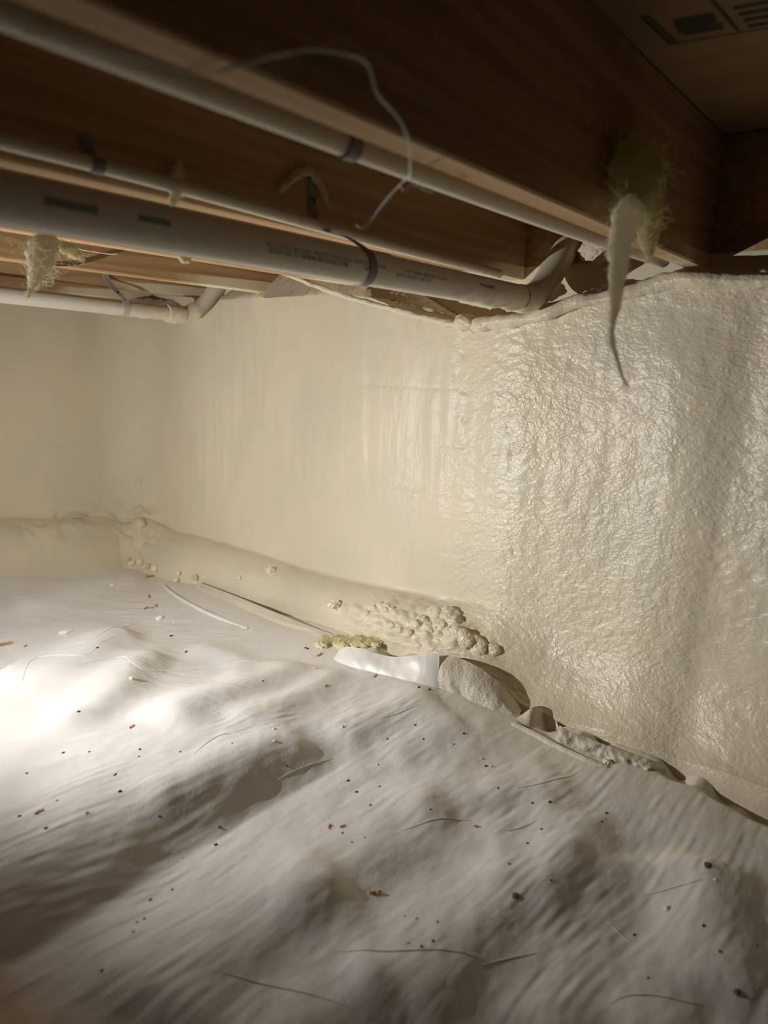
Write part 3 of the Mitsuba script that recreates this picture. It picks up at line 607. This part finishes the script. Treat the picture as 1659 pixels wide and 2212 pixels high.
# ------------------------------------------------------------------ yellow insulation showing under the edge of the liner
tuft_pts = [(690, 1388), (730, 1385), (770, 1388), (810, 1392), (850, 1402)]
r_ = np.random.default_rng(5); bl = []
for k in range(26):
    px = 690 + k * 6.5; p = on_liner(px, 1396 + 10 * r_.uniform(-1, 1)); bl.append(blob(p + [.012, .004, .006], r_.uniform(.008, .014), 100 + k, 3, .5, 2.4, (1, 1.5, .7)))
obj('insulation_batt__wool', trimesh.util.concatenate(bl), 'mat_wool', smooth=True)
fs = []
for _ in range(500):
    p = on_liner(r_.uniform(685, 860), r_.uniform(1386, 1402)) + [.01, 0, .012]; d = r_.normal(0, 1, 3); d[2] = abs(d[2]); d *= .012 / np.linalg.norm(d)
    fs.append(tube([p, p + d * .5 + r_.normal(0, .002, 3), p + d], .0003, 3, .004, caps=False))
obj('insulation_batt__fibres', trimesh.util.concatenate(fs), 'mat_fluff', kind='stuff', label='loose glass fibres')
tag('insulation_batt', 'yellow insulation poking out from under the liner beside the foam', 'insulation')

# ------------------------------------------------------------------ foam knobs on the roll, and scraps lying about
PV = P[:SPLIT:2, ::2].reshape(-1, 3); q_ = PV - EYE
PP = np.c_[W / 2 + F * (q_ @ right) / (q_ @ fwd), H / 2 - F * (q_ @ up) / (q_ @ fwd)]
PTREE = cKDTree(PP); PD = q_ @ fwd
def on_foam(px, py):
    i = PTREE.query_ball_point((px, py), 9) or [PTREE.query((px, py))[1]]
    return PV[min(i, key=lambda j: PD[j])]
KNOBS = [(905, 1334, 10), (938, 1322, 17), (960, 1326, 18), (972, 1340, 15), (950, 1345, 13), (985, 1358, 11), (1002, 1366, 10), (1022, 1378, 10), (1040, 1386, 9), (1058, 1396, 10), (925, 1350, 11), (895, 1345, 9), (1000, 1385, 12), (965, 1365, 12), (1030, 1398, 11),
         (800, 1306, 6), (815, 1304, 7), (830, 1302, 6), (826, 1312, 7), (790, 1318, 6), (845, 1308, 5), (862, 1352, 6), (880, 1360, 7), (840, 1345, 5), (250, 1040, 7), (290, 1095, 8), (305, 1108, 10), (272, 1100, 9), (240, 1110, 9), (300, 1122, 8), (265, 1150, 7), (255, 1168, 8)]
for k, (px, py, r) in enumerate(KNOBS):
    p = on_foam(px, py); rr = r * np.linalg.norm(p - EYE) / F
    scene['wall_right__foam_knob' + (f'_{k:03d}' if k else '')] = mikit.ply(blob(p + ([.45 * rr, 0, -.3 * rr] if px > 400 else [.8 * rr, .6 * rr, -.3 * rr]), rr * 1.5, 200 + k, 4, .20, 2.2, (.85, 1.2, .95)), 'mat_foam', smooth=True)

for k, (px, py, X_, r) in enumerate([(1280, 540, RIM - .012, .022), (1300, 552, RIM - .014, .016), (1268, 548, RIM - .010, .014)]):
    scene['trim_1__foam_patch' + (f'_{k:03d}' if k else '')] = mikit.ply(blob(at_x(px, py, X_), r, 500 + k, 4, .5, 1.8, (.6, 1.3, 1.0)), 'mat_foam_plain', smooth=True)
for k, (px, py, X_, r) in enumerate([(1118, 640, 1.42, .018), (1135, 628, 1.43, .016), (1150, 645, 1.42, .015), (1125, 655, 1.41, .014), (1160, 622, 1.44, .008), (1170, 605, 1.45, .007), (1105, 662, 1.40, .013), (1265, 637, 1.42, .010), (1285, 634, 1.42, .010)]):
    scene['wall_right__foam_lump' + (f'_{k:03d}' if k else '')] = mikit.ply(blob(at_x(px, py, X_), r, 520 + k, 4, .5, 1.9, (1, 1.2, .9)), 'mat_foam', smooth=True)

def scrap(base, p, size, mat, seed, flat, label, cat, group=None, sub=2):
    m = blob(p + np.array([0, 0, size * flat * .45]), size, seed, sub, .65, 2.4, (1.15, .85, flat))
    return obj(nm(base), m, mat, smooth=25, label=label, cat=cat, group=group)
def psize(p, px): return px * np.linalg.norm(p - EYE) / F / 2
LUMPS = [(722, 1302, 24, 'palest crumbly foam scrap resting on the foam roll, the biggest there'), (583, 1226, 17, 'small foam scrap perched high on the foam roll'), (513, 1245, 8, 'tiny foam scrap on the foam roll left of the perched one')]
for k, (px, py, s_, lab) in enumerate(LUMPS):
    p = on_foam(px, py); scrap('foam_scrap', p + [-.004, 0, 0], psize(p, s_), 'mat_foam_pale', 300 + k, .8, lab, 'foam scrap', sub=3)
WHITE = [(345, 1337, 12, 'white foam crumb on the liner below the brown shavings, the roundest'), (242, 1265, 7, 'white foam crumb near the far edge of the liner'), (285, 1467, 10, 'white foam crumb lying on the bright left fold'), (1310, 1648, 14, 'flat cream foam flake by the raised folded edge'), (1440, 1963, 9, 'lone white crumb on the dim right part of the liner'),
         (140, 1367, 20, 'pale yellowish fluff scrap on the far left of the liner')]
for k, (px, py, s_, lab) in enumerate(WHITE):
    p = on_liner(px, py); scrap('foam_crumb', p, psize(p, s_), 'mat_white_crumb', 320 + k, .75 if k != 5 else .35, lab, 'foam crumb', sub=3)
for k, (px, py, s_) in enumerate([(740, 1571, 6), (592, 1576, 6), (680, 1444, 5), (593, 1602, 6), (358, 1343, 4), (376, 1345, 4), (500, 1606, 4), (470, 1540, 3), (1040, 1640, 5), (815, 1652, 4), (1060, 1656, 5), (1545, 1902, 5)]):
    p = on_liner(px, py); scrap('foam_fleck', p, psize(p, s_), 'mat_white_crumb', 340 + k, .9, 'tiny white fleck lying on the liner', 'foam fleck', 'white flecks on the liner')
ORD = ['first', 'second', 'third', 'fourth', 'fifth', 'sixth', 'seventh', 'eighth']
CORNER = [(268, 1208, 9), (283, 1213, 12), (300, 1216, 11), (316, 1222, 13), (332, 1228, 12), (385, 1238, 9), (420, 1254, 14), (380, 1256, 10)]
for k, (px, py, s_) in enumerate(CORNER):
    p = on_foam(px, py - 3); scrap('foam_chunk', p + [-.012, 0, -.004], psize(p, s_), 'mat_foam_pale' if k % 3 else 'mat_foam_plain', 360 + k, .8, f'{ORD[k]} broken foam chunk from the left in the row along the corner of the liner', 'foam chunk', 'foam chunks in the corner', sub=3)

def shaving(px, py, s_, ang, seed, lab, base='wood_shaving', mat='mat_chip', cat='wood shaving', group=None):
    p = on_liner(px, py); L = psize(p, s_) * 2; r = np.random.default_rng(seed)
    t = np.linspace(-.5, .5, 7); c, q = math.cos(ang), math.sin(ang)
    line = np.stack([p[0] + c * t * L, p[1] + q * t * L, np.zeros(7)], 1)
    line[:, 2] = [liner_z(a, b) for a, b, _ in line]; line[:, 2] += .0012 + L * (.25 * (t + .1) ** 2 + .03 * r.uniform(-1, 1, 7))
    w = L * .42 * np.sqrt(np.clip(1 - (2 * t) ** 2, .05, 1))
    e = np.array([-q, c, .25])
    G = np.stack([line - e * w[:, None] / 2, line, line + e * w[:, None] / 2], 1); G[:, 1, 2] += L * .06
    G += r.normal(0, L * .035, G.shape)
    obj(nm(base), sheet(G, .0007), mat, label=lab, cat=cat, group=group)
SHAV = [(323, 1290, 13, 1.2, 'brown wood shaving, the uppermost of the cluster near the corner'), (315, 1315, 14, .2, 'broad brown shaving at the left of the cluster below the corner'), (338, 1309, 14, 1.0, 'upright brown shaving at the right of the cluster below the corner'), (328, 1314, 9, -.2, 'thin brown shaving in the middle of the cluster below the corner'),
        (386, 1291, 14, .8, 'brown shaving lying beside the narrow folded edge'), (10, 1393, 26, -.2, 'orange wood splinter at the left edge of the photo'), (55, 1397, 9, .6, 'brown shaving right of the orange splinter'), (85, 1755, 17, .1, 'brown shaving on the brightest patch of the liner'), (188, 1758, 7, .3, 'tiny brown chip right of the one on the brightest patch'),
        (285, 1571, 14, .3, 'pale brown shaving on the bright fold'), (712, 1786, 14, .5, 'brown shaving in the middle of the liner, left of a pair'), (740, 1786, 13, -.3, 'brown shaving in the middle of the liner, right of a pair'), (810, 1930, 24, -.5, 'largest brown shaving, on the front part of the liner'), (705, 1483, 11, .2, 'small brown chip under the smooth white flap'),
        (690, 1416, 16, .1, 'brown shaving near the yellow insulation'), (1028, 1787, 11, -1.0, 'reddish brown chip at the middle right of the liner'), (325, 1246, 22, 0.1, 'dark brown bark scrap in the corner below the foam chunks'), (810, 1462, 12, .1, 'tan chip on the liner just below the smooth white flap')]
for k, (px, py, s_, a_, lab) in enumerate(SHAV): shaving(px, py, s_, a_, 400 + k, lab)
BUGS = [(1114, 1936, 14, 'dark brown oval beetle-like bit near the middle of the front liner'), (1529, 1870, 14, 'dark brown oval bit near the right edge of the liner'), (1592, 2143, 12, 'dim grey-brown bit at the lower right of the liner')]
for k, (px, py, s_, lab) in enumerate(BUGS):
    p = on_liner(px, py); scrap('debris_bit', p, psize(p, s_), 'mat_bark', 440 + k, .45, lab, 'debris')
SPECKS = [(42, 1764), (170, 1538), (137, 1627), (193, 1625), (58, 1671), (259, 1710), (124, 1730), (402, 1409), (370, 1374), (210, 1400), (302, 1619), (300, 1635), (389, 1625), (620, 1655), (248, 1676), (250, 1673), (100, 1790), (345, 1764), (475, 1787), (466, 1825), (395, 1854), (312, 1985), (296, 1994), (288, 2013), (372, 1922), (325, 1944), (220, 2097), (752, 1687), (770, 1711), (820, 1700), (800, 1740), (740, 1800), (788, 1810),
          (760, 1820), (897, 1567), (915, 1597), (837, 1597), (980, 1608), (1002, 1585), (568, 1472), (660, 1400), (665, 1402), (845, 1455), (928, 1490), (905, 1485), (1050, 1655), (930, 1749), (1076, 1703), (1150, 1735), (1188, 1733), (1140, 1822), (1170, 1792), (1300, 1775), (1100, 1867), (1190, 1902), (882, 2038), (910, 2045), (935, 2033), (1520, 2000), (1555, 2056), (1635, 2044), (1400, 2113), (1310, 1757), (1560, 2060), (945, 1992), (900, 1985), (1370, 2020), (875, 1980)]
for k, (px, py) in enumerate(SPECKS):
    p = on_liner(px, py); scrap('debris_speck', p, psize(p, 4.2 + 2.2 * rng.random()), 'mat_speck', 460 + k, .6, 'tiny dark speck lying on the liner', 'speck', 'dark specks on the liner', sub=1)
